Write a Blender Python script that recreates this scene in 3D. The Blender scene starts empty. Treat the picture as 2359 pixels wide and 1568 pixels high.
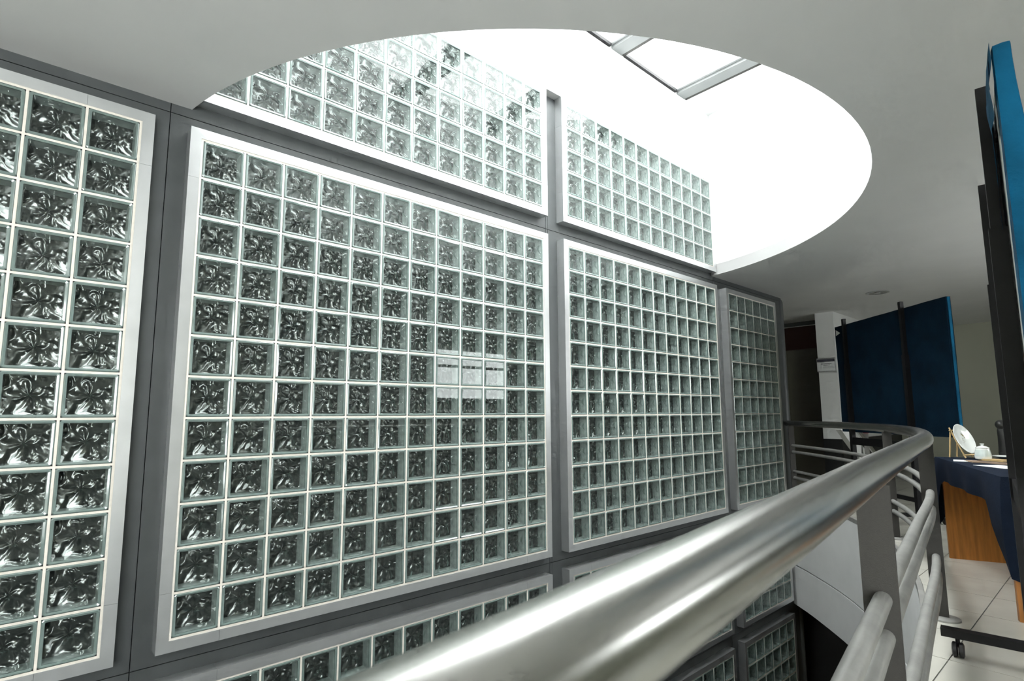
import bpy, bmesh, math, random
from mathutils import Vector, Matrix
from mathutils.geometry import tessellate_polygon

random.seed(7)
S = bpy.context.scene
COL = S.collection

# ------------------------------------------------------------------ camera
FPX, PW, PH = 1262.448, 2359.0, 1568.0
SHX, SHY = -5.9787, 16.4983
CAM = Vector((-0.5718, -2.9486, 1.0008))
yaw, pitch, roll = 0.7253, 0.1206, 0.0047
fwd = Vector((math.sin(yaw) * math.cos(pitch), math.cos(yaw) * math.cos(pitch), math.sin(pitch)))
rgt = Vector((math.cos(yaw), -math.sin(yaw), 0))
dwn = fwd.cross(rgt)
r2 = rgt * math.cos(roll) + dwn * math.sin(roll)
d2 = -rgt * math.sin(roll) + dwn * math.cos(roll)
cd = bpy.data.cameras.new('camera')
cam = bpy.data.objects.new('camera', cd)
COL.objects.link(cam)
cam.matrix_world = Matrix(((r2.x, -d2.x, -fwd.x, CAM.x), (r2.y, -d2.y, -fwd.y, CAM.y),
                           (r2.z, -d2.z, -fwd.z, CAM.z), (0, 0, 0, 1)))
cd.sensor_fit = 'HORIZONTAL'
cd.sensor_width = 36.0
cd.lens = FPX / PW * 36.0
cd.shift_x = -SHX / PW
cd.shift_y = SHY / PW
cd.clip_start = 0.02
cd.dof.use_dof = True
cd.dof.focus_distance = 3.6
cd.dof.aperture_fstop = 11.0
S.camera = cam

# ------------------------------------------------------------------ sky, exposure
W = bpy.data.worlds.new('overcast_sky')
S.world = W
W.use_nodes = True
bg = W.node_tree.nodes['Background']
bg.inputs[0].default_value = (0.97, 1.0, 1.0, 1)
bg.inputs[1].default_value = 10.0
S.view_settings.view_transform = 'Standard'
S.view_settings.look = 'None'
S.view_settings.gamma = 1.0
S.view_settings.use_curve_mapping = False
S.view_settings.exposure = 0.95
S.cycles.max_bounces = 7
S.cycles.diffuse_bounces = 5
S.cycles.glossy_bounces = 3
S.cycles.transparent_max_bounces = 12
S.cycles.use_adaptive_sampling = True
S.cycles.adaptive_threshold = 0.1
S.cycles.adaptive_min_samples = 12
S.cycles.use_denoising = True
S.cycles.caustics_reflective = False
S.cycles.caustics_refractive = False
S.cycles.sample_clamp_indirect = 6.0


def portal(loc, rot, sx, sy):
    """sky portal in an opening: emits nothing itself, only guides the sampling of the sky"""
    l = bpy.data.lights.new('sky_portal', 'AREA')
    l.shape = 'RECTANGLE'
    l.size, l.size_y = sx, sy
    l.cycles.is_portal = True
    o = bpy.data.objects.new('sky_portal', l)
    COL.objects.link(o)
    o.location = loc
    o.rotation_euler = rot


portal((2.4, -0.95, 4.60), (0, 0, 0), 4.6, 2.3)              # skylight, looking down
portal((5.65, -5.1, 1.72), (math.radians(90), 0, 0), 1.75, 1.0)
portal((-2.435, -5.1, 1.25), (math.radians(90), 0, 0), 2.65, 2.4)

# ------------------------------------------------------------------ materials
MATS = {}


def mat(name, col, rough=0.5, metal=0.0, var=0.04, scale=6.0, bump=0.0, bscale=60.0, spec=0.5, stretch=None, rvar=0.0):
    if name in MATS:
        return MATS[name]
    m = bpy.data.materials.new(name)
    m.use_nodes = True
    nt = m.node_tree
    b = nt.nodes['Principled BSDF']
    tc = nt.nodes.new('ShaderNodeTexCoord')
    mp = nt.nodes.new('ShaderNodeMapping')
    nt.links.new(tc.outputs['Object'], mp.inputs[0])
    if stretch:
        mp.inputs['Scale'].default_value = stretch
    n = nt.nodes.new('ShaderNodeTexNoise')
    n.inputs['Scale'].default_value = scale
    n.inputs['Detail'].default_value = 4
    nt.links.new(mp.outputs[0], n.inputs['Vector'])
    r = nt.nodes.new('ShaderNodeValToRGB')
    r.color_ramp.elements[0].position = 0.3
    r.color_ramp.elements[1].position = 0.7
    r.color_ramp.elements[0].color = tuple(max(0, c * (1 - var)) for c in col) + (1,)
    r.color_ramp.elements[1].color = tuple(min(1, c * (1 + var)) for c in col) + (1,)
    nt.links.new(n.outputs[0], r.inputs[0])
    nt.links.new(r.outputs[0], b.inputs['Base Color'])
    b.inputs['Roughness'].default_value = rough
    b.inputs['Metallic'].default_value = metal
    b.inputs['Specular IOR Level'].default_value = spec
    if rvar:
        mr = nt.nodes.new('ShaderNodeMapRange')
        mr.inputs['To Min'].default_value = rough - rvar
        mr.inputs['To Max'].default_value = rough + rvar
        nt.links.new(n.outputs[0], mr.inputs[0])
        nt.links.new(mr.outputs[0], b.inputs['Roughness'])
    if bump:
        n2 = nt.nodes.new('ShaderNodeTexNoise')
        n2.inputs['Scale'].default_value = bscale
        nt.links.new(mp.outputs[0], n2.inputs['Vector'])
        bp = nt.nodes.new('ShaderNodeBump')
        bp.inputs['Strength'].default_value = bump
        bp.inputs['Distance'].default_value = 0.004
        nt.links.new(n2.outputs[0], bp.inputs['Height'])
        nt.links.new(bp.outputs[0], b.inputs['Normal'])
    MATS[name] = m
    return m


def wave_height(nt):
    """height field of the pressed wave pattern: ripples running out from the middle, broken by noise"""
    tc = nt.nodes.new('ShaderNodeTexCoord')
    n = nt.nodes.new('ShaderNodeTexNoise')
    n.inputs['Scale'].default_value = 13.0
    n.inputs['Detail'].default_value = 0.3
    n.inputs['Distortion'].default_value = 1.3
    mp = nt.nodes.new('ShaderNodeMapping')
    mp.inputs['Scale'].default_value = (1, 0.2, 1)
    mp.inputs['Location'].default_value = (0.93, 0.2, 0.47)
    nt.links.new(tc.outputs['Object'], mp.inputs[0])
    nt.links.new(mp.outputs[0], n.inputs['Vector'])
    g = nt.nodes.new('ShaderNodeTexGradient')
    g.gradient_type = 'RADIAL'
    mp2 = nt.nodes.new('ShaderNodeMapping')
    mp2.inputs['Rotation'].default_value = (math.radians(90), 0, 0)
    nt.links.new(tc.outputs['Object'], mp2.inputs[0])
    nt.links.new(mp2.outputs[0], g.inputs[0])
    mul = nt.nodes.new('ShaderNodeMath')
    mul.operation = 'MULTIPLY'
    mul.inputs[1].default_value = 2 * math.pi * 5
    nt.links.new(g.outputs['Fac'], mul.inputs[0])
    ad = nt.nodes.new('ShaderNodeMath')
    ad.operation = 'MULTIPLY_ADD'
    ad.inputs[1].default_value = 9.0
    nt.links.new(n.outputs[0], ad.inputs[0])
    nt.links.new(mul.outputs[0], ad.inputs[2])
    si = nt.nodes.new('ShaderNodeMath')
    si.operation = 'SINE'
    nt.links.new(ad.outputs[0], si.inputs[0])
    mx = nt.nodes.new('ShaderNodeMath')
    mx.operation = 'MULTIPLY_ADD'
    mx.inputs[1].default_value = 0.13
    nt.links.new(si.outputs[0], mx.inputs[0])
    nt.links.new(n.outputs[0], mx.inputs[2])
    return mx.outputs[0]


def clear_glass(name, tint, ior, rough, bump=0.0, boost=0.0):
    m = bpy.data.materials.new(name)
    m.use_nodes = True
    nt = m.node_tree
    nt.nodes.remove(nt.nodes['Principled BSDF'])
    out = nt.nodes['Material Output']
    tr = nt.nodes.new('ShaderNodeBsdfTransparent')
    tr.inputs[0].default_value = tint + (1,)
    gl = nt.nodes.new('ShaderNodeBsdfGlossy')
    gl.inputs['Roughness'].default_value = rough
    gl.inputs[0].default_value = (0.95, 1, 0.98, 1)
    fr = nt.nodes.new('ShaderNodeFresnel')
    # the same Fresnel curve from either side, so a thin sheet never turns into a mirror from behind
    ge = nt.nodes.new('ShaderNodeNewGeometry')
    io = nt.nodes.new('ShaderNodeMath')
    io.operation = 'MULTIPLY_ADD'
    io.inputs[1].default_value = 1.0 / ior - ior
    io.inputs[2].default_value = ior
    nt.links.new(ge.outputs['Backfacing'], io.inputs[0])
    nt.links.new(io.outputs[0], fr.inputs[0])
    mx = nt.nodes.new('ShaderNodeMixShader')
    if bump:
        bp = nt.nodes.new('ShaderNodeBump')
        bp.inputs['Strength'].default_value = 1.0
        bp.inputs['Distance'].default_value = bump
        nt.links.new(wave_height(nt), bp.inputs['Height'])
        nt.links.new(bp.outputs[0], gl.inputs['Normal'])
        nt.links.new(bp.outputs[0], fr.inputs['Normal'])
    fac = fr.outputs[0]
    if boost:
        a = nt.nodes.new('ShaderNodeMath')
        a.operation = 'ADD'
        a.use_clamp = True
        a.inputs[1].default_value = boost
        nt.links.new(fac, a.inputs[0])
        fac = a.outputs[0]
    nt.links.new(fac, mx.inputs[0])
    nt.links.new(tr.outputs[0], mx.inputs[1])
    nt.links.new(gl.outputs[0], mx.inputs[2])
    nt.links.new(mx.outputs[0], out.inputs[0])
    return m


def wavy_back(name, col, rough, bump):
    m = mat(name, col, rough, spec=0.9, var=0.25, scale=20)
    nt = m.node_tree
    bp = nt.nodes.new('ShaderNodeBump')
    bp.inputs['Strength'].default_value = 1.0
    bp.inputs['Distance'].default_value = bump
    nt.links.new(wave_height(nt), bp.inputs['Height'])
    nt.links.new(bp.outputs[0], nt.nodes['Principled BSDF'].inputs['Normal'])
    return m


def wavy_gloss(name, col, refl, rough, bump):
    m = wavy_back(name, col, 0.3, bump)
    nt = m.node_tree
    gl = nt.nodes.new('ShaderNodeBsdfGlossy')
    gl.inputs['Roughness'].default_value = rough
    mx = nt.nodes.new('ShaderNodeMixShader')
    mx.inputs[0].default_value = refl
    pb = nt.nodes['Principled BSDF']
    nt.links.new(pb.inputs['Normal'].links[0].from_socket, gl.inputs['Normal'])
    nt.links.new(pb.outputs[0], mx.inputs[1])
    nt.links.new(gl.outputs[0], mx.inputs[2])
    nt.links.new(mx.outputs[0], nt.nodes['Material Output'].inputs[0])
    return m


def emit(name, col, strength):
    m = bpy.data.materials.new(name)
    m.use_nodes = True
    nt = m.node_tree
    nt.nodes.remove(nt.nodes['Principled BSDF'])
    e = nt.nodes.new('ShaderNodeEmission')
    e.inputs[0].default_value = col + (1,)
    e.inputs[1].default_value = strength
    nt.links.new(e.outputs[0], nt.nodes['Material Output'].inputs[0])
    return m


M_CEIL = mat('ceiling_paint', (0.86, 0.86, 0.855), 0.8, var=0.02, scale=2, bump=0.05)
M_WELL = mat('well_plaster', (0.87, 0.875, 0.87), 0.8, var=0.015, scale=3, bump=0.05)
M_WALL = mat('cream_wall_paint', (0.52, 0.53, 0.435), 0.75, var=0.03, scale=2, bump=0.05)
M_PILLAR = mat('white_wall_paint', (0.82, 0.83, 0.82), 0.75, var=0.02)
M_CLAD = mat('grey_steel_paint', (0.070, 0.077, 0.078), 0.42, var=0.10, scale=9, bump=0.04, bscale=180)
M_GROOVE = mat('dark_joint', (0.02, 0.022, 0.022), 0.7)
M_ALU = mat('satin_aluminium', (0.72, 0.735, 0.74), 0.34, metal=0.87, var=0.03, scale=12, rvar=0.04)
M_BAR = mat('grey_glazing_bar', (0.22, 0.23, 0.23), 0.5, var=0.05)
M_MORTAR = mat('cream_mortar', (0.80, 0.755, 0.68), 0.85, var=0.06, scale=40, bump=0.3, bscale=300)
M_RIM = mat('green_glass_edge', (0.17, 0.225, 0.21), 0.08, var=0.10, scale=25, spec=1.0)
M_SIDE = wavy_back('glass_block_flank', (0.375, 0.415, 0.405), 0.25, 0.006)
M_BACK = wavy_gloss('glass_block_back', (0.024, 0.025, 0.024), 0.068, 0.09, 0.036)
M_FRONT = clear_glass('smooth_front_glass', (0.955, 0.985, 0.975), 1.38, 0.01)
M_WAVE = clear_glass('wavy_inner_glass', (0.94, 0.965, 0.955), 1.4, 0.07, bump=0.03, boost=0.012)
M_PANE = clear_glass('window_glass', (0.975, 0.975, 0.975), 1.5, 0.01)
M_STEEL = mat('brushed_steel', (0.60, 0.60, 0.575), 0.24, metal=1.0, var=0.02, scale=6, rvar=0.02)
M_TUBE = mat('grey_painted_tube', (0.28, 0.28, 0.265), 0.45, metal=0.1, var=0.14, scale=14, bump=0.1)
M_POST = mat('grey_painted_plate', (0.035, 0.033, 0.029), 0.6, metal=0.0, var=0.06, scale=120, bump=0.2, bscale=500)
M_TILE = mat('cream_floor_tile', (0.52, 0.51, 0.455), 0.22, var=0.05, scale=5, rvar=0.05)
M_GROUT = mat('grey_grout', (0.20, 0.20, 0.19), 0.8)
M_BLACK = mat('black_metal', (0.006, 0.006, 0.0065), 0.5, var=0.2, scale=30, spec=0.25)
M_DADO = mat('black_dado_paint', (0.010, 0.011, 0.011), 0.5)
M_BLUE = mat('blue_cloth', (0.003, 0.080, 0.160), 0.85, var=0.25, scale=8, bump=0.6, bscale=90, spec=0.15)
M_BLUEB = mat('dark_blue_felt', (0.0025, 0.013, 0.026), 0.9, var=0.3, scale=5, bump=0.5, bscale=120, spec=0.1)
M_NAVY = mat('navy_tablecloth', (0.007, 0.013, 0.027), 0.9, var=0.15, scale=14, bump=0.4, bscale=160, spec=0.15)
M_FOAM = mat('white_foam_board', (0.72, 0.74, 0.71), 0.7)
M_WOOD = mat('orange_wood', (0.40, 0.155, 0.028), 0.42, var=0.28, scale=5, stretch=(9, 9, 0.8))
M_BAMBOO = mat('pale_bamboo', (0.60, 0.42, 0.20), 0.5, var=0.15, scale=18)
M_PORC = mat('white_porcelain', (0.80, 0.83, 0.80), 0.12, var=0.03, scale=12)
M_PORCG = mat('celadon_glaze', (0.66, 0.745, 0.72), 0.15, var=0.08, scale=30)
M_PAPER = mat('white_paper', (0.80, 0.82, 0.82), 0.8, var=0.02)
M_MATB = mat('brown_card', (0.35, 0.25, 0.18), 0.8, var=0.2, scale=10)
M_INK = mat('dark_ink', (0.05, 0.05, 0.07), 0.7)
M_RED = mat('dark_red_panel', (0.035, 0.006, 0.004), 0.5)
M_REDCAP = mat('red_plastic', (0.45, 0.02, 0.02), 0.4)
M_ELEV = mat('lift_door_steel', (0.42, 0.40, 0.37), 0.26, metal=1.0, var=0.03, scale=5, stretch=(1, 0.2, 6), rvar=0.03)
M_RUBBER = mat('black_rubber', (0.015, 0.015, 0.016), 0.45)
M_LEATHER = mat('black_leather', (0.02, 0.021, 0.02), 0.4, bump=0.3)
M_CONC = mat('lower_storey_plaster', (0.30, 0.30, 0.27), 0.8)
M_LAMPGLOW = emit('warm_lamp', (1.0, 0.72, 0.35), 14.0)


# ------------------------------------------------------------------ builders
def link(name, me, parent=None, loc=None):
    o = bpy.data.objects.new(name, me)
    COL.objects.link(o)
    if parent is not None:
        o.parent = parent
        o.matrix_parent_inverse = world_of(parent).inverted()
    if loc is not None:
        o.location = loc
    return o


WORLD = {}


def world_of(o):
    return WORLD.get(o.name, Matrix.Identity(4))


def tag(o, label=None, cat=None, group=None, kind=None):
    if label:
        o['label'] = label
    if cat:
        o['category'] = cat
    if group:
        o['group'] = group
    if kind:
        o['kind'] = kind
    return o


def thing(name, loc, label, cat, group=None, kind=None):
    o = bpy.data.objects.new(name, None)
    o.empty_display_size = 0.1
    COL.objects.link(o)
    o.location = loc
    WORLD[o.name] = Matrix.Translation(Vector(loc))
    return tag(o, label, cat, group, kind)


class MB:
    """collects geometry (world coordinates) for one mesh object"""

    def __init__(s):
        s.v, s.f, s.m = [], [], []

    def face(s, pts, mi=0):
        i = len(s.v)
        s.v += [tuple(p) for p in pts]
        s.f.append(tuple(range(i, i + len(pts))))
        s.m.append(mi)

    def box(s, a, b, mi=0):
        x0, x1 = sorted((a[0], b[0])); y0, y1 = sorted((a[1], b[1])); z0, z1 = sorted((a[2], b[2]))
        s.hexa([(x0, y0), (x1, y0), (x1, y1), (x0, y1)], z0, z1, mi)
        return s

    def hexa(s, poly, z0, z1, mi=0):
        """vertical prism over a polygon in plan"""
        n = len(poly)
        i = len(s.v)
        s.v += [(p[0], p[1], z0) for p in poly] + [(p[0], p[1], z1) for p in poly]
        s.f.append(tuple(i + k for k in reversed(range(n)))); s.m.append(mi)
        s.f.append(tuple(i + n + k for k in range(n))); s.m.append(mi)
        for k in range(n):
            k2 = (k + 1) % n
            s.f.append((i + k, i + k2, i + n + k2, i + n + k)); s.m.append(mi)
        return s

    def prism_xz(s, poly, y0, y1, mi=0):
        n = len(poly)
        i = len(s.v)
        s.v += [(p[0], y0, p[1]) for p in poly] + [(p[0], y1, p[1]) for p in poly]
        s.f.append(tuple(i + k for k in range(n))); s.m.append(mi)
        s.f.append(tuple(i + n + k for k in reversed(range(n)))); s.m.append(mi)
        for k in range(n):
            k2 = (k + 1) % n
            s.f.append((i + k2, i + k, i + n + k, i + n + k2)); s.m.append(mi)
        return s

    def obox(s, c, ux, uy, hx, hy, z0, z1, mi=0):
        """box turned in plan: centre c, unit axes ux, uy, half sizes hx, hy"""
        P = []
        for sx, sy in ((-1, -1), (1, -1), (1, 1), (-1, 1)):
            P.append((c[0] + ux[0] * hx * sx + uy[0] * hy * sy, c[1] + ux[1] * hx * sx + uy[1] * hy * sy))
        return s.hexa(P, z0, z1, mi)

    def tube(s, path, r, n=16, cap=True, mi=0):
        path = [Vector(p) for p in path]
        rs = r if isinstance(r, (list, tuple)) else [r] * len(path)
        i0 = len(s.v)
        up = Vector((0, 0, 1))
        prev = None
        for k, p in enumerate(path):
            t = (path[min(k + 1, len(path) - 1)] - path[max(k - 1, 0)]).normalized()
            a = t.cross(up)
            if a.length < 1e-3:
                a = prev.copy() if prev else Vector((1, 0, 0))
            a = (a - t * a.dot(t)).normalized()
            prev = a
            b = a.cross(t)
            for j in range(n):
                th = 2 * math.pi * j / n
                s.v.append(tuple(p + (a * math.cos(th) + b * math.sin(th)) * rs[k]))
        for k in range(len(path) - 1):
            for j in range(n):
                j2 = (j + 1) % n
                s.f.append((i0 + k * n + j, i0 + k * n + j2, i0 + (k + 1) * n + j2, i0 + (k + 1) * n + j)); s.m.append(mi)
        if cap:
            s.f.append(tuple(i0 + j for j in reversed(range(n)))); s.m.append(mi)
            e = i0 + (len(path) - 1) * n
            s.f.append(tuple(e + j for j in range(n))); s.m.append(mi)
        return s

    def lathe(s, prof, c, axis=(0, 0, 1), n=32, mi=0):
        """revolve (radius, height) profile about axis through c"""
        ax = Vector(axis).normalized()
        a = ax.orthogonal().normalized()
        b = ax.cross(a)
        c = Vector(c)
        i0 = len(s.v)
        for r, h in prof:
            for j in range(n):
                th = 2 * math.pi * j / n
                s.v.append(tuple(c + ax * h + (a * math.cos(th) + b * math.sin(th)) * max(r, 1e-5)))
        for k in range(len(prof) - 1):
            for j in range(n):
                j2 = (j + 1) % n
                s.f.append((i0 + k * n + j, i0 + k * n + j2, i0 + (k + 1) * n + j2, i0 + (k + 1) * n + j)); s.m.append(mi)
        return s

    def grid(s, P, mi=0):
        """P: 2D list of points -> quads"""
        i0 = len(s.v)
        R, C = len(P), len(P[0])
        for row in P:
            s.v += [tuple(p) for p in row]
        for r in range(R - 1):
            for c in range(C - 1):
                s.f.append((i0 + r * C + c, i0 + r * C + c + 1, i0 + (r + 1) * C + c + 1, i0 + (r + 1) * C + c)); s.m.append(mi)
        return s

    def mesh(s, name, mats, smooth=False, weld=False, bevel=0.0):
        me = bpy.data.meshes.new(name)
        me.from_pydata(s.v, [], s.f)
        for m in mats:
            me.materials.append(m)
        me.polygons.foreach_set('material_index', s.m)
        bm = bmesh.new()
        bm.from_mesh(me)
        if weld:
            bmesh.ops.remove_doubles(bm, verts=bm.verts, dist=1e-5)
        bmesh.ops.recalc_face_normals(bm, faces=bm.faces)
        if bevel:
            bmesh.ops.bevel(bm, geom=[e for e in bm.edges if len(e.link_faces) == 2 and e.calc_face_angle(0) > 0.6],
                            offset=bevel, segments=2, affect='EDGES', profile=0.5)
        bm.to_mesh(me)
        bm.free()
        if smooth:
            me.polygons.foreach_set('use_smooth', [True] * len(me.polygons))
            try:
                me.set_sharp_from_angle(angle=math.radians(40))
            except Exception:
                pass
        me.update()
        return me

    def build(s, name, mats, parent=None, smooth=False, weld=False, bevel=0.0):
        if not isinstance(mats, (list, tuple)):
            mats = [mats]
        return link(name, s.mesh(name, mats, smooth, weld, bevel), parent)


def box(name, a, b, m, parent=None, bevel=0.0):
    return MB().box(a, b).build(name, m, parent, bevel=bevel)


def struct(o):
    o['kind'] = 'structure'
    return o


# ------------------------------------------------------------------ measures of the place
ZC, ZF = 2.545, -0.04           # ceiling, floor
PX, PZ, JT = 0.2, 0.19688, 0.010  # block pitch, joint
FW, DEP = 0.0489, 0.08          # frame face width, how far frames stand proud of the wall
HP = 12 * PZ + JT               # opening height, 12 rows
HU = 5 * PZ + JT                # opening height, 5 rows
XB, XC = 0.0, 2.6902
XD = XC + 2.41 + 0.3042
XA1 = -0.248                    # right edge of the opening left of the first mullion
ZU = 2.6198                     # bottom of the upper openings
ZL = -0.2248                    # top of the lower openings
ZK = ZL - HU - 0.245            # top of the openings of the storey below
WX1 = 7.05                      # end of the glass wall
ZSKY = 4.44
ARC_C, ARC_R = (2.57, 0.53), 2.645


def arc_pts(n, y_end, r=ARC_R):
    a = math.acos((ARC_C[1] - y_end) / r)
    return [(ARC_C[0] + r * math.sin(-a + 2 * a * k / n), ARC_C[1] - r * math.cos(-a + 2 * a * k / n)) for k in range(n + 1)]


# plan curve of the guard rail (Catmull-Rom through measured points)
RPTS = [(-2.6, -3.07), (-1.9, -2.965), (-1.2, -2.86), (-0.55, -2.762), (0.15, -2.657), (0.9, -2.540), (1.9, -2.388), (3.0, -2.212),
        (4.0, -1.945), (4.93, -1.560), (5.8, -1.02), (6.5, -0.40), (6.93, 0.06), (7.3, 0.50)]


def crom(P, n):
    out = []
    for i in range(1, len(P) - 2):
        p0, p1, p2, p3 = [Vector(P[i + k]) for k in (-1, 0, 1, 2)]
        for k in range(n):
            t = k / n
            out.append(0.5 * ((2 * p1) + (p2 - p0) * t + (2 * p0 - 5 * p1 + 4 * p2 - p3) * t * t + (3 * p1 - p0 - 3 * p2 + p3) * t ** 3))
    out.append(Vector(P[-2]))
    return out


RAIL = crom(RPTS, 10)


def rail_at(x):
    """(point, tangent) on the rail curve at a given x"""
    for a, b in zip(RAIL, RAIL[1:]):
        if a.x <= x <= b.x:
            t = (x - a.x) / (b.x - a.x)
            return a.lerp(b, t), (b - a).normalized()
    return RAIL[-1], (RAIL[-1] - RAIL[-2]).normalized()


def offset(curve, d):
    """shift to the void side (left of the running direction) by d"""
    out = []
    for k, p in enumerate(curve):
        t = (curve[min(k + 1, len(curve) - 1)] - curve[max(k - 1, 0)]).normalized()
        out.append(p + Vector((-t.y, t.x)) * d)
    return out


EDGE = offset(RAIL, 0.085)

# ------------------------------------------------------------------ the setting: ceiling, light well, skylight
def poly_sheet(name, poly, z0, z1, m, parent=None):
    """slab over a simple (also concave) polygon"""
    b = MB()
    tris = tessellate_polygon([[Vector((p[0], p[1], 0)) for p in poly]])
    n = len(poly)
    b.v = [(p[0], p[1], z0) for p in poly] + [(p[0], p[1], z1) for p in poly]
    for t in tris:
        b.f.append(tuple(t)); b.m.append(0)
        b.f.append(tuple(n + i for i in reversed(t))); b.m.append(0)
    for k in range(n):
        k2 = (k + 1) % n
        b.f.append((k, k2, n + k2, n + k)); b.m.append(0)
    return b.build(name, m, parent)


RX0, RX1, RY0 = -4.0, 11.85, -5.0
arc = arc_pts(64, DEP)
poly = [(RX0, DEP)] + arc + [(WX1, DEP), (WX1, 1.7), (RX1, 1.7), (RX1, RY0), (RX0, RY0)]
struct(poly_sheet('ceiling', poly, ZC, ZC + 0.12, M_CEIL))

well = thing('wall_well', (ARC_C[0], -2.0, ZC), 'curved white plaster wall of the light well above the ceiling opening', 'wall', kind='structure')
for z0, z1 in ((ZC + 0.001, 3.585), (3.589, ZSKY + 0.25)):
    a0, a1 = arc_pts(64, DEP), arc_pts(64, DEP, ARC_R + 0.12)
    b = MB()
    b.grid([[(p[0], p[1], z) for p in a0] for z in (z0, z1)])
    b.grid([[(p[0], p[1], z) for p in a1] for z in (z1, z0)])
    b.grid([[(p[0], p[1], z0) for p in a1], [(p[0], p[1], z0) for p in a0]])
    b.grid([[(p[0], p[1], z1) for p in a0], [(p[0], p[1], z1) for p in a1]])
    b.build('plaster_band', M_WELL, well, smooth=True, weld=True)

struct(box('wall_upper', (-0.25, 0.012, ZU + HU + FW + 0.004), (5.4, 0.16, ZSKY + 0.25), M_WELL))
# hairline crack in the plaster of the upper wall
ck = []
x, z = 1.75, 4.20
while x < 3.05:
    ck.append((x, z))
    x += random.uniform(0.03, 0.07); z += random.uniform(-0.05, 0.022)
b = MB()
b.grid([[(px, 0.0105, pz - 0.0025) for px, pz in ck], [(px, 0.0105, pz + 0.0025) for px, pz in ck]])
tag(b.build('plaster_crack', M_MORTAR), 'thin wandering crack in the white plaster above the upper glass block windows', 'crack', kind='structure')

sky = thing('window_skylight', (2.4, -1.0, ZSKY), 'glazed skylight with aluminium glazing bars over the light well', 'skylight', kind='structure')
ybk = -2.12
for k in range(5):
    x0 = -0.06 + 1.13 * k
    b = MB().box((x0 + 0.035, 0.01, ZSKY), (x0 + 0.185, ybk, ZSKY + 0.10))
    bar = b.build('glazing_bar', M_BAR, sky)
    MB().box((x0, 0.01, ZSKY + 0.030), (x0 + 0.0345, ybk, ZSKY + 0.045)).build('glazing_lip', M_ALU, bar)
    MB().box((x0 + 0.1855, 0.01, ZSKY + 0.004), (x0 + 0.225, ybk, ZSKY + 0.020)).build('glazing_lip', M_POST, bar)
    if k < 4:
        MB().box((x0 + 0.16, 0.008, ZSKY + 0.102), (x0 + 1.13 + 0.06, ybk, ZSKY + 0.112)).build('pane', M_PANE, sky)
        MB().box((x0 + 0.2255, 0.0115, ZSKY), (x0 + 1.1295, -0.018, ZSKY + 0.03)).build('edge_frame', M_BLACK, sky)
struct(box('ceiling_well', (4.69, 0.011, ZSKY), (5.30, -2.0, ZSKY + 0.1), M_WELL))

# ------------------------------------------------------------------ the glass block wall
wall = thing('wall_glass', (3.5, 0.2, ZF), 'grey steel clad wall that carries the glass block windows', 'wall', kind='structure')
MB().box((RX0, 0.104, -3.9), (WX1 - 0.02, 0.16, ZU + HU + FW)).build('backing', M_GROOVE, wall)
xg = [RX0, -0.128, 2.512, 2.535, 5.215, 5.24, WX1]
zg = [-3.9, -2.4, (ZL - HU + ZK) / 2, -0.118, 2.497, ZU + HU + FW]
for i in range(len(xg) - 1):
    for j in range(len(zg) - 1):
        MB().box((xg[i] + 0.002, DEP, zg[j] + 0.002), (xg[i + 1] - 0.002, 0.103, zg[j + 1] - 0.002)).build('cladding_plate', M_CLAD, wall)
# rounded corner post at the end of the wall
MB().lathe([(0.0, ZK - 2.4), (0.045, ZK - 2.4), (0.045, ZC - 0.06), (0.03, ZC - 0.02), (0.0, ZC - 0.005)], (WX1 - 0.02, 0.10, 0), n=20).build('corner_post', M_CLAD, wall, smooth=True)


def block_mesh():
    b = MB()
    hx, hz, c = (PX - JT) / 2, (PZ - JT) / 2, 0.007

    def ring(inset, y):
        X, Z, k = hx - inset, hz - inset, max(c - inset * 0.35, 0.002)
        return [(X, y, -Z + k), (X, y, Z - k), (X - k, y, Z), (-X + k, y, Z), (-X, y, Z - k), (-X, y, -Z + k), (-X + k, y, -Z), (X - k, y, -Z)]
    R = [ring(0, 0.030), ring(0.0, 0.006), ring(0.002, 0.0025), ring(0.005, 0.001), ring(0.0125, 0.0030), ring(0.0125, 0.010), ring(0.0150, 0.074)]
    mi = [0, 0, 0, 0, 0, 1]
    base = 0
    for r in R:
        b.v += r
    for k in range(len(R) - 1):
        for j in range(8):
            j2 = (j + 1) % 8
            b.f.append((k * 8 + j, k * 8 + j2, (k + 1) * 8 + j2, (k + 1) * 8 + j)); b.m.append(mi[k])
    b.f.append(tuple(range(32, 40))); b.m.append(2)                  # smooth front face
    b.f.append(tuple(range(40, 48))); b.m.append(3)                  # wavy inner face
    b.f.append(tuple(range(48, 56))); b.m.append(4)                  # wavy far face
    me = bpy.data.meshes.new('glass_block')
    me.from_pydata(b.v, [], b.f)
    for m in (M_RIM, M_SIDE, M_FRONT, M_WAVE, M_BACK):
        me.materials.append(m)
    me.polygons.foreach_set('material_index', b.m)
    me.update()
    return me


BLOCK = block_mesh()


def frame_member(root, p0, p1, q0, q1, horizontal):
    """one side of a frame in three pieces: two mitred ends and a long middle.
    along-axis from p0 to p1 (inner edge), across from q0 (inner) to q1 (outer)"""
    s, g, w = 0.207, 0.001, abs(q1 - q0)
    segs = [[(p0, q0), (p0 - w, q1), (p0 + s, q1), (p0 + s, q0)],
            [(p0 + s + g, q0), (p0 + s + g, q1), (p1 - s - g, q1), (p1 - s - g, q0)],
            [(p1 - s, q0), (p1 - s, q1), (p1 + w, q1), (p1, q0)]]
    for sg in segs:
        poly = sg if horizontal else [(q, p) for p, q in sg]
        MB().prism_xz(poly, 0.0, DEP - 0.0005).build('frame_piece', M_ALU, root)


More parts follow.
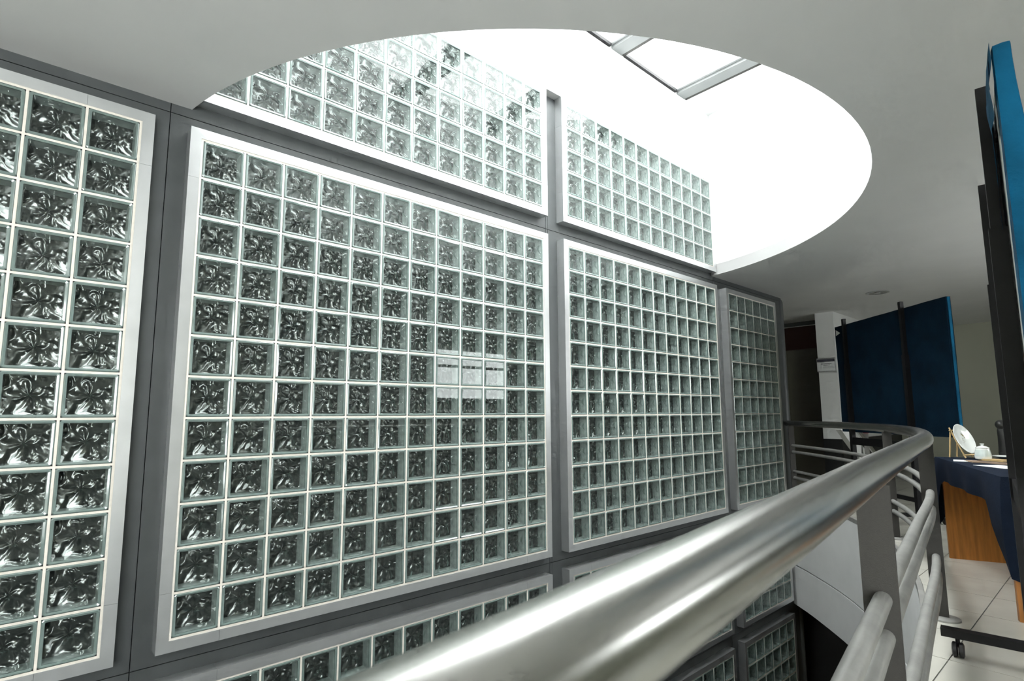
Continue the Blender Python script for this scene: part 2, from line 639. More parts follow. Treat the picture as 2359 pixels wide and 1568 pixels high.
def glass_panel(n, x0, ztop, nc, nr, label):
    x1, z0 = x0 + nc * PX + JT, ztop - nr * PZ - JT
    root = thing('window_%d' % n, ((x0 + x1) / 2, 0.05, z0), label, 'glass block window', 'glass block windows', kind='structure')
    frame_member(root, x0, x1, ztop, ztop + FW, True)
    frame_member(root, x0, x1, z0, z0 - FW, True)
    frame_member(root, z0, ztop, x0, x0 - FW, False)
    frame_member(root, z0, ztop, x1, x1 + FW, False)
    xs, zs = [], []
    for i in range(nc + 1):
        xs += [x0 + i * PX, x0 + i * PX + JT]
    for j in range(nr + 1):
        zs += [z0 + j * PZ, z0 + j * PZ + JT]
    yf, yb = 0.0045, 0.03
    b = MB()
    N = len(zs)
    for y in (yf, yb):
        for x in xs:
            b.v += [(x, y, z) for z in zs]
    off = len(xs) * N
    for i in range(len(xs) - 1):
        for j in range(N - 1):
            solid = i % 2 == 0 or j % 2 == 0
            if solid:
                a = i * N + j
                b.f.append((a, a + N, a + N + 1, a + 1)); b.m.append(0)
    me = b.mesh('mortar', [M_MORTAR])
    link('mortar', me, root)
    for i in range(nc):
        for j in range(nr):
            link('glass_block', BLOCK, root, (x0 + JT / 2 + (i + 0.5) * PX, 0.0, z0 + JT / 2 + (j + 0.5) * PZ))
    return root


glass_panel(1, XA1 - 6 * PX - JT, HP, 6, 12, 'large glass block window cut off by the left edge of the photo')
glass_panel(2, XB, HP, 12, 12, 'largest square glass block window in the middle of the wall, twelve by twelve blocks')
glass_panel(3, XC, HP, 12, 12, 'square glass block window between the large middle one and the narrow one')
glass_panel(4, XD, HP, 6, 12, 'narrow tall glass block window at the far end of the wall')
glass_panel(5, XB, ZU + HU, 12, 5, 'low glass block window in the light well above the largest square window')
glass_panel(6, XC, ZU + HU, 12, 5, 'low glass block window in the light well beside the curved white wall')
glass_panel(7, XB, ZL, 12, 5, 'low glass block window right below the largest square window')
glass_panel(8, XC, ZL, 12, 5, 'low glass block window mostly hidden behind the handrail')
glass_panel(9, XD, ZL, 6, 5, 'low narrow glass block window beside the white slab edge below the handrail')
glass_panel(10, XC, ZK, 12, 12, 'dark square glass block window deep below the handrail')
glass_panel(11, XD, ZK, 6, 12, 'dark narrow glass block window deep below, next to the black opening')

# ------------------------------------------------------------------ floor with tiles, slab edge
ed = [(p.x, p.y) for p in EDGE if p.y < 0.075]
t = (Vector(ed[-1]) - Vector(ed[-2])).normalized()
ed.append((ed[-1][0] + t.x * (0.075 - ed[-1][1]) / t.y, 0.075))
fx_end = ed[-1][0]
poly = [(RX0, RY0), (RX1, RY0), (RX1, 1.7), (WX1 + 0.05, 1.7), (WX1 + 0.05, 0.075)] + list(reversed(ed)) + [(RX0, ed[0][1] - 0.2)]
floor = struct(poly_sheet('floor', poly, ZF - 0.13, ZF - 0.004, M_GROUT))


def clip(poly, p, n):
    """keep the side of the line through p where (q-p).n > 0"""
    out = []
    for i in range(len(poly)):
        a, c = Vector(poly[i]), Vector(poly[(i + 1) % len(poly)])
        da, dc = (a - p).dot(n), (c - p).dot(n)
        if da >= 0:
            out.append((a.x, a.y))
        if da * dc < 0:
            q = a.lerp(c, da / (da - dc))
            out.append((q.x, q.y))
    return out


TS = 0.39
EDGE_T = offset(RAIL, 0.058)
full_tile = None
tx0, ty0 = 2.45 - 4 * TS, -2.335 - 2 * TS
for i in range(0, 16):
    for j in range(0, 8):
        ax, ay = tx0 + i * TS + 0.0025, ty0 + j * TS + 0.0025
        bx_, by_ = ax + TS - 0.005, ay + TS - 0.005
        pl = [(ax, ay), (bx_, ay), (bx_, by_), (ax, by_)]
        cen = Vector(((ax + bx_) / 2, (ay + by_) / 2))
        k = min(range(len(EDGE_T)), key=lambda k: (EDGE_T[k] - cen).length)
        tn = (EDGE_T[min(k + 1, len(EDGE_T) - 1)] - EDGE_T[max(k - 1, 0)]).normalized()
        nrm = Vector((tn.y, -tn.x))
        if (cen - EDGE_T[k]).dot(nrm) < -0.3 or by_ > 0.06:
            continue
        pc = clip(pl, EDGE_T[k], nrm)
        if len(pc) < 3:
            continue
        if len(pc) == 4 and pc == pl:
            if full_tile is None:
                h = TS / 2 - 0.0025
                full_tile = MB().hexa([(-h, -h), (h, -h), (h, h), (-h, h)], -0.004, 0.0).mesh('floor_tile', [M_TILE])
            link('floor_tile', full_tile, floor, (cen.x, cen.y, ZF))
        else:
            MB().hexa(pc, ZF - 0.004, ZF).build('floor_tile', M_TILE, floor)
# plain tiled floor beyond the individually laid tiles
def far_tiles(x0, y0, x1, y1):
    m = MATS.get('far_tiles')
    if not m:
        m = mat('far_tiles', (0.58, 0.57, 0.51), 0.25, var=0.05)
        nt = m.node_tree
        br = nt.nodes.new('ShaderNodeTexBrick')
        br.offset = 0
        br.inputs['Scale'].default_value = 1.0
        br.inputs['Brick Width'].default_value = TS
        br.inputs['Row Height'].default_value = TS
        br.inputs['Mortar Size'].default_value = 0.0015
        br.inputs['Color1'].default_value = (0.58, 0.57, 0.51, 1)
        br.inputs['Color2'].default_value = (0.56, 0.55, 0.50, 1)
        br.inputs['Mortar'].default_value = (0.2, 0.2, 0.19, 1)
        tc = nt.nodes.new('ShaderNodeTexCoord')
        mp = nt.nodes.new('ShaderNodeMapping')
        mp.inputs['Location'].default_value = (-tx0, -ty0, 0)
        nt.links.new(tc.outputs['Object'], mp.inputs[0])
        nt.links.new(mp.outputs[0], br.inputs['Vector'])
        nt.links.new(br.outputs[0], nt.nodes['Principled BSDF'].inputs['Base Color'])
    tag(MB().box((x0, y0, ZF - 0.0038), (x1, y1, ZF)).build('tile_field', m, floor), kind='stuff')


tx1, ty1 = tx0 + 16 * TS, ty0 + 8 * TS
far_tiles(RX0, RY0, RX1, ty0)
far_tiles(tx1, ty0, RX1, 1.7)
far_tiles(RX0, ty0, tx0, ty0 + 0.001)

b = MB()
e0, e1 = offset(RAIL, 0.088), offset(RAIL, 0.060)
keep = [k for k in range(len(RAIL)) if e0[k].y < 0.07]
b.grid([[(e0[k].x, e0[k].y, ZF - 0.035) for k in keep], [(e0[k].x, e0[k].y, ZF + 0.006) for k in keep],
        [(e1[k].x, e1[k].y, ZF + 0.006) for k in keep], [(e1[k].x, e1[k].y, ZF - 0.035) for k in keep]])
tag(b.build('trim_1', M_TUBE), 'grey metal edging strip along the curved floor edge under the railing', 'trim', kind='structure')

fas = thing('wall_slab_edge', (5.0, -1.4, -1.3), 'curved white slab edge facing the void below the railing', 'wall', kind='structure')
ZB = -1.355
for z0, z1 in ((ZF - 0.036, -0.864), (-0.880, ZB)):
    o0, o1 = offset(RAIL, 0.0865), offset(RAIL, 0.03)
    kk = [k for k in range(len(RAIL)) if o0[k].y < 0.075]
    b = MB()
    b.grid([[(o0[k].x, o0[k].y, z) for k in kk] for z in (z0, z1)])
    b.grid([[(o1[k].x, o1[k].y, z) for k in kk] for z in (z1, z0)])
    b.grid([[(o0[k].x, o0[k].y, z1) for k in kk], [(o1[k].x, o1[k].y, z1) for k in kk]])
    b.grid([[(o0[k].x, o0[k].y, z0) for k in kk], [(o1[k].x, o1[k].y, z0) for k in kk]])
    b.build('plaster_band', M_PILLAR, fas, smooth=True)
b = MB()
b.grid([[(p.x, p.y, z) for p in offset(RAIL, 0.05)] for z in (-0.86, -0.885)])
b.build('shadow_joint', M_GROOVE, fas)
# storey below: ceiling, floor and walls
poly = [(RX0, RY0), (RX1, RY0), (RX1, 1.7), (WX1, 1.7), (WX1, 0.075)] + [(p[0], p[1] - 0.002) for p in reversed(ed)] + [(RX0, ed[0][1] - 0.2)]
struct(poly_sheet('ceiling_lower', poly, ZB, ZB + 0.02, M_CONC))
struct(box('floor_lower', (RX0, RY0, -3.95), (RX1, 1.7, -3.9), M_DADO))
struct(box('wall_lower_back', (RX0, RY0 - 0.1, -3.95), (RX1, RY0, ZF), M_CONC))
struct(box('wall_lower_left', (RX0 - 0.1, RY0, -3.95), (RX0, 0.16, ZF), M_CONC))
struct(box('wall_lower_right', (RX1, RY0, -3.95), (RX1 + 0.1, 1.8, ZF), M_CONC))
struct(box('wall_lower_lobby', (WX1, 1.7, -3.95), (RX1, 1.8, ZF), M_CONC))
struct(box('wall_lower_side', (WX1 - 0.02, 0.165, -3.95), (WX1 + 0.04, 1.7, ZF), M_CLAD))
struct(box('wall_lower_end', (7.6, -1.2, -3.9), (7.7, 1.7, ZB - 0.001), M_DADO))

# ------------------------------------------------------------------ room walls
def wall_with_windows(name, y, x0, x1, z0, z1, wins):
    root = thing(name, (0, y, z0), None, None, kind='structure')
    b = MB()
    xs = sorted({x0, x1} | {w[0] for w in wins} | {w[1] for w in wins})
    zs = sorted({z0, z1} | {w[2] for w in wins} | {w[3] for w in wins})
    for i in range(len(xs) - 1):
        for j in range(len(zs) - 1):
            cx, cz = (xs[i] + xs[i + 1]) / 2, (zs[j] + zs[j + 1]) / 2
            if any(w[0] < cx < w[1] and w[2] < cz < w[3] for w in wins):
                continue
            b.box((xs[i], y - 0.15, zs[j]), (xs[i + 1], y, zs[j + 1]))
    b.build('wall_face', M_WALL, root)
    return root


WINS = [(4.80, 6.50, 1.24, 2.20), (-3.75, -1.12, 0.05, 2.45)]  # second opening is made up, added out of view to brighten the ceiling
wall_with_windows('wall_back', RY0, RX0, RX1, ZF, ZC, WINS)
for n, (x0, x1, z0, z1) in enumerate(WINS):
    wn = thing('window_%d' % (12 + n), ((x0 + x1) / 2, RY0 - 0.08, z0), ('daylight window in the back wall, mirrored in the large glass block window', 'tall unseen window added in the back wall to brighten the ceiling')[n], 'window', kind='structure')
    f = MB()
    nv = 3 if n == 0 else 2
    for k in range(nv + 1):
        xx = x0 + (x1 - x0 - 0.05) * k / nv
        MB().box((xx, RY0 - 0.12, z0), (xx + 0.05, RY0 - 0.07, z1)).build('window_bar', M_ALU, wn)
    for zz in (z0, z0 + (z1 - z0) * 0.62, z1 - 0.05):
        MB().box((x0, RY0 - 0.115, zz), (x1, RY0 - 0.075, zz + 0.05)).build('window_rail', M_ALU, wn)
    MB().box((x0, RY0 - 0.1, z0), (x1, RY0 - 0.094, z1)).build('pane', M_PANE, wn)

struct(box('wall_left', (RX0 - 0.1, RY0, ZF), (RX0, 0.16, ZC), M_WALL))
struct(box('wall_far', (RX1, RY0, ZF), (RX1 + 0.1, 1.7, ZC), M_WALL))
struct(box('wall_lobby_back', (WX1, 1.7, ZF), (RX1, 1.8, ZC), M_WALL))
struct(box('wall_lobby_side', (WX1 - 0.02, 0.165, ZF), (WX1 + 0.04, 1.7, ZC), M_CLAD))
pil = thing('wall_pillar', (8.65, 0.09, ZF), 'white wall end beside the lift with a black painted base', 'wall', kind='structure')
MB().box((8.65, -0.035, 0.605), (RX1, 0.222, ZC)).build('upper_wall', M_PILLAR, pil)
MB().box((8.648, -0.037, ZF), (RX1, 0.224, 0.604)).build('black_base', M_DADO, pil)

# lift
lift = thing('lift_front', (9.3, 0.9, ZF), 'stainless steel lift door with dark red surround in the dim lobby', 'lift')
MB().box((9.30, 0.2245, 2.475), (9.40, 1.69, ZC - 0.001)).build('bulkhead', M_CLAD, lift)
MB().box((9.29, 0.2245, 2.462), (9.40, 1.69, 2.4745)).build('ledge', M_ALU, lift)
MB().box((9.30, 0.44, 2.075), (9.40, 1.45, 2.4615)).build('header_panel', M_RED, lift)
MB().box((9.285, 0.36, ZF), (9.40, 0.4395, 2.4615)).build('jamb', M_RED, lift)
MB().box((9.285, 1.4505, ZF), (9.40, 1.53, 2.4615)).build('jamb', M_RED, lift)
for y0, y1 in ((0.44, 0.944), (0.946, 1.45)):
    MB().box((9.33, y0, ZF + 0.005), (9.36, y1, 2.0745)).build('door_leaf', M_ELEV, lift)

# downlight in the ceiling
dl = thing('downlight', (7.63, -0.9, ZC), 'round recessed downlight, unlit, in the grey ceiling', 'ceiling light')
MB().lathe([(0.095, 0.0), (0.13, -0.001), (0.132, -0.008), (0.10, -0.012), (0.095, 0.0)], (7.63, -0.9, ZC), n=36).build('trim_ring', M_ALU, dl, smooth=True)
MB().lathe([(0.098, -0.010), (0.07, -0.004), (0.0, -0.003)], (7.63, -0.9, ZC), n=36).build('reflector', M_STEEL, dl, smooth=True)
MB().lathe([(0.0, -0.0045), (0.03, -0.006), (0.034, -0.011), (0.0, -0.014)], (7.63, -0.9, ZC), n=24).build('bulb', M_PORC, dl, smooth=True)

# warm lamp in the storey below that glints in the blocks
wl = thing('ceiling_lamp', (6.35, -1.6, ZB), 'warm lit round lamp under the ceiling of the storey below', 'ceiling light')
MB().lathe([(0.11, 0.0), (0.11, -0.02), (0.09, -0.03)], (6.35, -1.6, ZB), n=28).build('lamp_ring', M_ALU, wl, smooth=True)
MB().lathe([(0.088, -0.028), (0.06, -0.045), (0.0, -0.052)], (6.35, -1.6, ZB), n=28).build('lamp_glass', M_LAMPGLOW, wl, smooth=True)

# ------------------------------------------------------------------ guard rail
RZ, RR = 0.866, 0.036
gr = thing('guardrail', (3.0, -2.2, ZF), 'curved balcony railing with thick steel handrail and four thin grey tubes', 'railing')
rc = [p for p in RAIL if p.y < 0.085]
hand = MB().tube([(p.x, p.y, RZ) for p in rc], RR, n=40).build('handrail', M_STEEL, gr, smooth=True)
for x in (1.42, 5.35, -0.9):
    p, tn = rail_at(x)
    q = [p - tn * 0.0012, p + tn * 0.0012]
    MB().tube([(a.x, a.y, RZ) for a in q], RR + 0.0004, n=40, cap=False).build('weld_seam', M_TUBE, hand, smooth=True)
post_x = [-1.05, 0.91, 3.01, 4.95, 6.86]
for x in post_x:
    p, tn = rail_at(x)
    nn = Vector((-tn.y, tn.x))
    po = MB().obox(p + nn * 0.004, tn, nn, 0.006, 0.034, ZF + 0.012, RZ - 0.030).build('post', M_POST, gr)
    MB().lathe([(0.0, 0.0), (0.066, 0.0), (0.066, 0.008), (0.055, 0.012), (0.0, 0.012)], (p.x - nn.x * 0.012, p.y - nn.y * 0.012, ZF), n=28).build('base_flange', M_TUBE, po, smooth=True)
TZ = [0.585, 0.505, 0.262, 0.182]
spans = [(-1.88, -1.05)] + list(zip(post_x, post_x[1:]))
for a, c in spans:
    for z in TZ:
        pts = []
        for k in range(13):
            x = a + (c - a) * k / 12
            p, tn = rail_at(x)
            if k == 0 and a in post_x:
                p = p + tn * 0.008
            if k == 12:
                p = p - tn * 0.008
            pts.append((p.x, p.y, z))
        MB().tube(pts, 0.0185, n=16).build('rail_tube', M_TUBE, gr, smooth=True)

# ------------------------------------------------------------------ stair rail in the lobby
st = thing('stair_balustrade', (7.6, -0.62, ZF), 'sloping steel stair handrail on a white stringer behind the railing', 'stair railing')
b = MB()
b.v = [(6.78, -0.62, 0.86), (7.02, -0.62, 0.86), (8.05, -0.62, 0.28), (8.05, -0.62, ZF), (7.93, -0.62, ZF), (7.30, -0.62, 0.50), (6.78, -0.62, 0.80)]
n = len(b.v)
b.v += [(p[0], -0.56, p[2]) for p in b.v[:n]]
b.f = [tuple(range(n)), tuple(range(2 * n - 1, n - 1, -1))] + [(k, n + k, n + (k + 1) % n, (k + 1) % n) for k in range(n)]
b.m = [0] * len(b.f)
b.build('stringer', M_PILLAR, st)
MB().tube([(7.10, -0.68, 0.82), (8.10, -0.68, 0.30)], 0.025, n=14).build('sloping_handrail', M_STEEL, st, smooth=True)
pp = MB().obox((7.47, -0.68), (1, 0), (0, 1), 0.022, 0.022, ZF, 0.74).build('post', M_TUBE, st)
MB().lathe([(0.0, 0.0), (0.034, 0.0), (0.036, 0.03), (0.026, 0.05), (0.0, 0.055)], (7.47, -0.68, 0.7405), n=18).build('red_cap', M_REDCAP, pp, smooth=True)

# notice on the pillar
nt_ = thing('wall_notice', (8.64, 0.1, 1.62), 'grey framed notice with a dark heading on the white wall end', 'sign')
MB().box((8.632, -0.025, 1.625), (8.6495, 0.235, 1.835)).build('holder', M_ALU, nt_)
MB().box((8.630, -0.018, 1.635), (8.6318, 0.228, 1.770)).build('paper', M_PAPER, nt_)
MB().box((8.6295, -0.018, 1.778), (8.6318, 0.228, 1.815)).build('heading_bar', M_INK, nt_)
for k, (z, l) in enumerate(((1.742, 0.15), (1.722, 0.10))):
    MB().box((8.6292, 0.10 - l / 2, z), (8.6299, 0.10 + l / 2, z + 0.006)).build('printed_line', M_INK, nt_)


# ------------------------------------------------------------------ display boards
def display_board(a, t, n, posts, s0, s1, zt, zb, ptop, label, covered, near):
    """a: plan origin, t: unit along the board, n: unit towards the post side; posts: positions along t"""
    a, t, n = Vector(a), Vector(t).normalized(), Vector(n).normalized()
    mid = a + t * (s0 + s1) / 2
    root = thing('display_board', (mid.x, mid.y, ZF), label, 'display board', 'display boards on casters')

    def P(s, d, z):
        q = a + t * s + n * d
        return (q.x, q.y, z)
    th0, th1 = (-0.062, -0.030) if covered else (-0.052, -0.024)
    MB().obox(a + t * (s0 + s1) / 2 + n * (th0 + th1) / 2, t, n, (s1 - s0) / 2, (th1 - th0) / 2, zb, zt).build('foam_panel', M_FOAM, root)
    if covered:
        # cloth all round the panel with slightly soft edges
        rows = []
        nz, ns = 16, 22
        for k in range(nz + 1):
            z = zb - 0.008 + (zt - zb + 0.016) * k / nz
            row = []
            ring = [(s0 - 0.008 + (s1 - s0 + 0.016) * i / ns, th1 + 0.006) for i in range(ns + 1)] + \
                   [(s1 + 0.008 - (s1 - s0 + 0.016) * i / ns, th0 - 0.006) for i in range(ns + 1)]
            ring.append(ring[0])
            for (s, d) in ring:
                w = 0.0025 * math.sin(s * 17 + z * 5) * (1 if d > -0.04 else -1)
                row.append(P(s, d + w, z))
            rows.append(row)
        b = MB().grid(rows)
        for rr in (rows[0], rows[-1]):
            m2 = (len(rr) - 1) // 2
            b.grid([rr[:m2], list(reversed(rr[m2:2 * m2]))])
        b.build('cloth_cover', M_BLUEB, root, smooth=True, weld=True)
        e = MB()
        e.obox(a + t * (s0 - 0.0125) + n * (th0 + th1) / 2, t, n, 0.004, 0.010, zb - 0.006, zt + 0.004)
        e.build('cloth_hem', M_BLUE, root)
        q = MB()
        q.face([P(s1 - 0.012, th1 + 0.0115, zt - 0.03), P(s1 - 0.012, th1 + 0.0115, zt - 0.10), P(s1 - 0.10, th1 + 0.0115, zt - 0.075)])
        q.face([P(s1 - 0.012, th1 + 0.0095, zt - 0.03), P(s1 - 0.10, th1 + 0.0095, zt - 0.075), P(s1 - 0.012, th1 + 0.0095, zt - 0.10)])
        q.build('bare_corner', M_FOAM, root)
    else:
        # cloth over the far face, wrapped round the near end, with loose flaps on the post side
        rows = []
        for k in range(25):
            z = zb - 0.01 + (zt + 0.012 - zb) * k / 24
            fl = (zt - z)
            sw = 0.006 * math.sin(z * 9) + 0.02 * min(1, fl * 0.8)
            row = [P(s0, th0 - 0.006, z)]
            for i in range(1, 9):
                row.append(P(s0 + (s1 - s0) * i / 8, th0 - 0.008 - sw * i / 8, z))
            row += [P(s1 + 0.012, th0 - 0.006 - sw, z), P(s1 + 0.016, (th0 + th1) / 2, z), P(s1 + 0.012, th1 + 0.006, z),
                    P(s1 - 0.03 - 0.02 * math.sin(z * 6), th1 + 0.009, z), P(s1 - 0.07 - 0.03 * math.sin(z * 4 + 1), th1 + 0.005, z)]
            rows.append(row)
        MB().grid(rows).build('cloth_cover', M_BLUE, root, smooth=True)
        for (f0, f1, z0, z1, dd) in ((s1 - 0.26, s1 + 0.0, zt - 0.15, zt + 0.012, 0.014), (s1 - 0.52, s1 - 0.30, zt - 0.42, zt - 0.02, 0.007),
                                     (s1 - 0.95, s1 - 0.70, zt - 0.34, zt - 0.02, 0.008)):
            rows = []
            for k in range(7):
                z = z1 + (z0 - z1) * k / 6
                rows.append([P(f0 + (f1 - f0) * i / 6, th1 + 0.008 + dd * math.sin(k / 6 * 2.6) + 0.003 * math.sin(i * 1.3 + k), z + 0.01 * i / 6) for i in range(7)])
            MB().grid([[p for p in r] for r in rows]).build('loose_flap', M_BLUE, root, smooth=True)
    for s in posts:
        c = a + t * s
        MB().obox(c, t, n, 0.017, 0.017, 0.9, ptop).build('upper_post', M_BLACK, root)
        MB().obox(c, t, n, 0.022, 0.022, 0.0705, 1.55).build('post', M_BLACK, root)
        MB().obox(c + n * (th1 + 0.02 - 0.0) * 0.5 * 0 - n * 0.0235, t, n, 0.006, 0.006, zt - 0.13, zt - 0.12).build('clip', M_BLACK, root)
        ft = MB().obox(c, t, n, 0.022, 0.30, 0.036, 0.0700).build('foot', M_BLACK, root)
        for sg in (-1, 1):
            k = c + n * (0.245 * sg)
            cs = MB().tube([(k.x, k.y, 0.0), (k.x, k.y, 0.0355)], 0.008, n=10).build('caster', M_BLACK, ft, smooth=True)
            for off in (-0.0115, 0.0115):
                w = k + t * 0.0 + n * off
                MB().lathe([(0.0, -0.009), (0.022, -0.010), (0.030, -0.006), (0.030, 0.006), (0.022, 0.010), (0.0, 0.009)],
                           (w.x + t.x * 0.012, w.y + t.y * 0.012, ZF + 0.030), axis=(n.x, n.y, 0), n=22).build('caster', M_RUBBER, ft, smooth=True)
    if len(posts) > 1:
        c = a + t * (posts[0] + posts[-1]) / 2
        h = abs(posts[-1] - posts[0]) / 2 - 0.0225
        MB().obox(c, t, n, h, 0.014, 0.645, 0.725).build('crossbar', M_BLACK, root)
        MB().obox(c, t, n, h, 0.012, 0.16, 0.20).build('crossbar', M_BLACK, root)
    return root


display_board((2.56, -2.60), (-0.991, -0.134), (-0.134, 0.991), [0.0, 0.97], -0.28, 1.30, 1.95, 0.80, 2.0,
              'tall display board seen edge on at the right, blue cloth slipping off white panel', False, True)
display_board((5.41, -1.93), (0.687, 0.727), (-0.727, 0.687), [0.53, 1.50], 0.0, 1.72, 2.0, 0.79, 2.07,
              'dark blue cloth covered display board standing behind the curved railing', True, False)

# ------------------------------------------------------------------ table with cloth and crockery
TT = 0.672
A1, A2 = Vector((4.54, -1.955)), Vector((3.21, -2.478))
td = (A2 - A1).normalized()
tp = Vector((td.y, -td.x))
if tp.y > 0:
    tp = -tp
TL, TWD = (A2 - A1).length, 0.66
tb = thing('table', ((A1 + A2) / 2 + tp * 0.33).to_tuple() + (ZF,), 'orange wooden table with panel legs under the navy cloth', 'table')


def tpl(a, p, z=None):
    q = A1 + td * a + tp * p
    return (q.x, q.y) if z is None else (q.x, q.y, z)


tc_ = A1 + td * TL / 2 + tp * TWD / 2
MB().obox(tc_, td, tp, TL / 2, TWD / 2, TT - 0.034, TT - 0.006).build('tabletop', M_WOOD, tb)
for s in (0.02, TL - 0.05):
    q = A1 + td * (s + 0.012) + tp * TWD / 2
    MB().obox(q, td, tp, 0.015, TWD / 2 - 0.012, ZF, TT - 0.0345).build('leg_panel', M_WOOD, tb)
q = A1 + td * TL / 2 + tp * (TWD - 0.10)
MB().obox(q, td, tp, TL / 2 - 0.075, 0.010, TT - 0.26, TT - 0.0345).build('apron', M_WOOD, tb)
# cloth: flat top, scalloped skirt that hangs longest at the corners
per = []
cor = [(-0.012, -0.012), (TL + 0.012, -0.012), (TL + 0.012, TWD + 0.012), (-0.012, TWD + 0.012)]
out = [(0, -1), (1, 0), (0, 1), (-1, 0)]
for e in range(4):
    p0, p1 = Vector(cor[e]), Vector(cor[(e + 1) % 4])
    L = (p1 - p0).length
    n_ = 26
    for k in range(n_):
        f = k / n_
        q = p0.lerp(p1, f)
        dc = min(f, 1 - f) * L
        drop = 0.155 + 0.34 * max(0, 1 - dc / 0.20) ** 1.3
        if e == 1:
            drop = 0.50 + 0.03 * math.sin(f * 9)
        elif e == 0 and f > 0.5:
            drop = 0.155 + 0.345 * max(0, 1 - dc / 0.24) ** 0.9
        o = Vector(out[e])
        if k == 0:
            o = (Vector(out[e]) + Vector(out[e - 1])).normalized()
        per.append((q, o, drop, e, f))
b = MB()
rows = []
NR = 8
for r in range(NR + 1):
    row = []
    for i, (q, o, drop, e, f) in enumerate(per):
        d = drop * r / NR
        wv = 0.010 * math.sin(i * 0.9) * (r / NR) + 0.004 * (1 if r else 0)
        fold = max(0, 1 - min(f, 1 - f) * 6)
        x = q + o * (wv + 0.03 * fold * math.sin(r / NR * 3.0))
        row.append(tpl(x.x, x.y, TT - d - (0.0 if r else 0)))
    row.append(row[0])
    rows.append(row)
b.grid(rows)
b.face([p for p in rows[0][:-1]])
cloth = b.build('tablecloth', M_NAVY, None, smooth=True, weld=True)
tag(cloth, 'navy blue cloth draped over the wooden table with corners hanging low', 'tablecloth')


def toward(u, v, z=TT):
    """point of the table plane seen at pixel (u, v) of the photograph, used once to read off positions"""
    q = Vector(((u - 1179.5 - SHX) / FPX, (v - 784 - SHY) / FPX, 1.0))
    d = r2 * q.x + d2 * q.y + fwd * q.z
    k = (z - CAM.z) / d.z
    return CAM + d * k


# plate on a small bamboo easel
ez = TT + 0.001
PB = Vector((4.50, -2.155, ez))
pc = PB + Vector((0.296, 0.955, 0)) * 0.040 + Vector((0, 0, 0.132))
pn = Vector((-0.275, -0.888, 0.36)).normalized()
plate = MB().lathe([(0.0, -0.004), (0.060, -0.004), (0.085, 0.004), (0.106, 0.015), (0.109, 0.019), (0.106, 0.020), (0.084, 0.010), (0.062, 0.002), (0.0, 0.002)], pc, axis=pn, n=48).build('plate', M_PORC, None, smooth=True)
# painted sprig on the plate: small flat spots just proud of the glaze
sp = MB()
ua = pn.cross(Vector((0, 0, 1))).normalized()
ub = ua.cross(pn)
for (x, y, r) in ((-0.030, 0.028, .008), (-0.020, 0.038, .006), (-0.036, 0.012, .005), (-0.012, 0.006, .004), (-0.004, -0.006, .004), (-0.018, -0.014, .004), (-0.002, -0.022, .003)):
    c = pc + pn * 0.0032 + ua * x + ub * y
    sp.face([c + ua * r * math.cos(k) + ub * r * math.sin(k) for k in [i * math.pi / 4 for i in range(8)]])
plate_sprig = sp.build('painted_sprig', mat('brown_glaze', (0.22, 0.17, 0.06), 0.3, var=0.5, scale=60), plate)
tag(plate, 'white plate with a small painted sprig leaning on a bamboo stand', 'plate')
es = thing('plate_stand', PB.to_tuple(), 'small folding bamboo stand holding up the white plate', 'plate stand')
lat = Vector((pn.y, -pn.x, 0)).normalized()
bk = Vector((-pn.x, -pn.y, 0)).normalized()
for sg in (-1, 1):
    b0 = PB + lat * 0.045 * sg
    MB().tube([b0 + bk * 0.005 + Vector((0, 0, 0.004)), b0 + bk * 0.092 + Vector((0, 0, 0.215))], 0.0055, n=8).build('upright', M_BAMBOO, es, smooth=True)
    MB().tube([b0 + bk * 0.105 + Vector((0, 0, 0.004)), b0 + bk * 0.086 + Vector((0, 0, 0.185))], 0.0055, n=8).build('strut', M_BAMBOO, es, smooth=True)
    MB().tube([b0 + bk * 0.02 + Vector((0, 0, 0.022)), b0 - bk * 0.075 + Vector((0, 0, 0.034))], 0.0055, n=8).build('rest', M_BAMBOO, es, smooth=True)
    MB().tube([b0 - bk * 0.05 + Vector((0, 0, 0.026)), b0 - bk * 0.075 + Vector((0, 0, 0.004))], 0.004, n=8).build('toe', M_BAMBOO, es, smooth=True)
b0 = PB + bk * 0.083 + Vector((0, 0, 0.195))
MB().tube([b0 - lat * 0.06, b0 + lat * 0.06], 0.005, n=8).build('crosspiece', M_BAMBOO, es, smooth=True)

# lidded bowl
bp_ = toward(2266, 1060)
bw = thing('lidded_bowl', (bp_.x, bp_.y, ez), 'small white lidded porcelain bowl with pale green band', 'bowl')
body = MB().lathe([(0.0, 0.003), (0.037, 0.003), (0.0445, 0.010), (0.0460, 0.025), (0.0435, 0.048), (0.0375, 0.078), (0.036, 0.081), (0.0, 0.081)], (bp_.x, bp_.y, ez), n=40).build('body', M_PORC, bw, smooth=True)
MB().lathe([(0.0463, 0.027), (0.0440, 0.047), (0.0392, 0.071)], (bp_.x, bp_.y, ez), n=40).build('glazed_band', M_PORCG, body, smooth=True)
MB().lathe([(0.0375, 0.0815), (0.0385, 0.085), (0.022, 0.094), (0.008, 0.098), (0.006, 0.103), (0.012, 0.109), (0.012, 0.112), (0.0, 0.1135)], (bp_.x, bp_.y, ez), n=36).build('lid', M_PORC, bw, smooth=True)


def sheet(name, pxy, rot, w, h, t, m, label, cat, z=0.0, parent=None):
    ux = Vector((math.cos(rot), math.sin(rot)))
    uy = Vector((-ux.y, ux.x))
    o = MB().obox(pxy, ux, uy, w / 2, h / 2, ez + z, ez + z + t).build(name, m)
    return tag(o, label, cat)


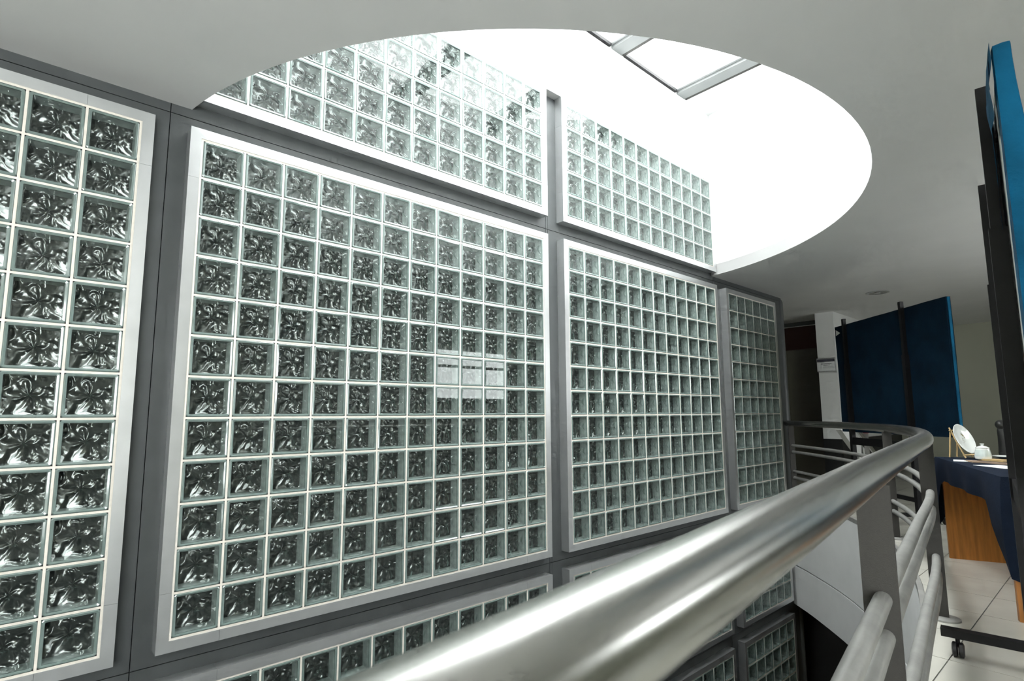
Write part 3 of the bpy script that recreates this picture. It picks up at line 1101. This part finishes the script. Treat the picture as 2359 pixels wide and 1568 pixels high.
ang = math.atan2(td.y, td.x)
q = toward(2246, 1064)
sheet('card', (q.x, q.y), ang + 0.1, 0.15, 0.07, 0.006, M_MATB, 'brown card lying flat between the plate stand and the bowl', 'card')
q = toward(2216, 1062)
sheet('card', (q.x, q.y), ang - 0.2, 0.13, 0.09, 0.004, M_PAPER, 'small white card lying under the foot of the bamboo plate stand', 'card')
q = toward(2300, 1069)
sheet('wooden_slat', (q.x, q.y), ang + 0.75, 0.36, 0.03, 0.010, M_MATB, 'long brown wooden slat lying in front of the bowl', 'slat', z=0.0)
q = toward(2305, 1077)
sheet('paper_sheet', (q.x + 0.05, q.y), ang + 0.42, 0.24, 0.15, 0.002, M_PAPER, 'white paper sheet near the table edge in front of the bowl', 'paper')
q = toward(2318, 1060)
pl2 = MB().lathe([(0.0, 0.004), (0.04, 0.004), (0.085, 0.020), (0.086, 0.023), (0.04, 0.009), (0.0, 0.009)], (q.x + 0.1, q.y, ez), n=36).build('saucer', M_PORC, None, smooth=True)
tag(pl2, 'shallow white dish lying right of the lidded bowl', 'dish')
sheet('folded_leaflet', (q.x - 0.14, q.y + 0.03), ang + 0.6, 0.17, 0.10, 0.012, M_BAMBOO, 'cream leaflet lying between the bowl and the black board post', 'leaflet')

# chair behind the table
ch = thing('office_chair', (5.15, -2.42, ZF), 'black padded chair with rounded arm standing behind the table', 'chair')
MB().tube([(5.0, -2.285, 0.46), (5.0, -2.283, 0.70), (5.005, -2.280, 0.86), (5.01, -2.282, 0.885), (5.02, -2.287, 0.905)], [0.036, 0.036, 0.030, 0.030, 0.018], n=18).build('backrest_side', M_LEATHER, ch, smooth=True)
MB().lathe([(0.036 * math.sin(k * math.pi / 10), 0.036 - 0.036 * math.cos(k * math.pi / 10)) for k in range(11)], (5.0, -2.278, 0.868), n=20).build('armrest_knob', M_LEATHER, ch, smooth=True)
MB().box((4.98, -2.75, 0.38), (5.42, -2.25, 0.45)).build('seat', M_LEATHER, ch, bevel=0.02)
MB().tube([(5.2, -2.5, 0.03), (5.2, -2.5, 0.38)], 0.03, n=14).build('column', M_BLACK, ch, smooth=True)
for k in range(5):
    an = k * 2 * math.pi / 5 + 0.2
    MB().tube([(5.2, -2.5, 0.035), (5.2 + 0.26 * math.cos(an), -2.5 + 0.26 * math.sin(an), -0.01)], [0.022, 0.016], n=10).build('leg', M_BLACK, ch, smooth=True)
    MB().lathe([(0.0, -0.012), (0.024, -0.012), (0.024, 0.012), (0.0, 0.012)], (5.2 + 0.27 * math.cos(an), -2.5 + 0.27 * math.sin(an), ZF + 0.024), axis=(math.sin(an), -math.cos(an), 0), n=16).build('caster', M_RUBBER, ch, smooth=True)
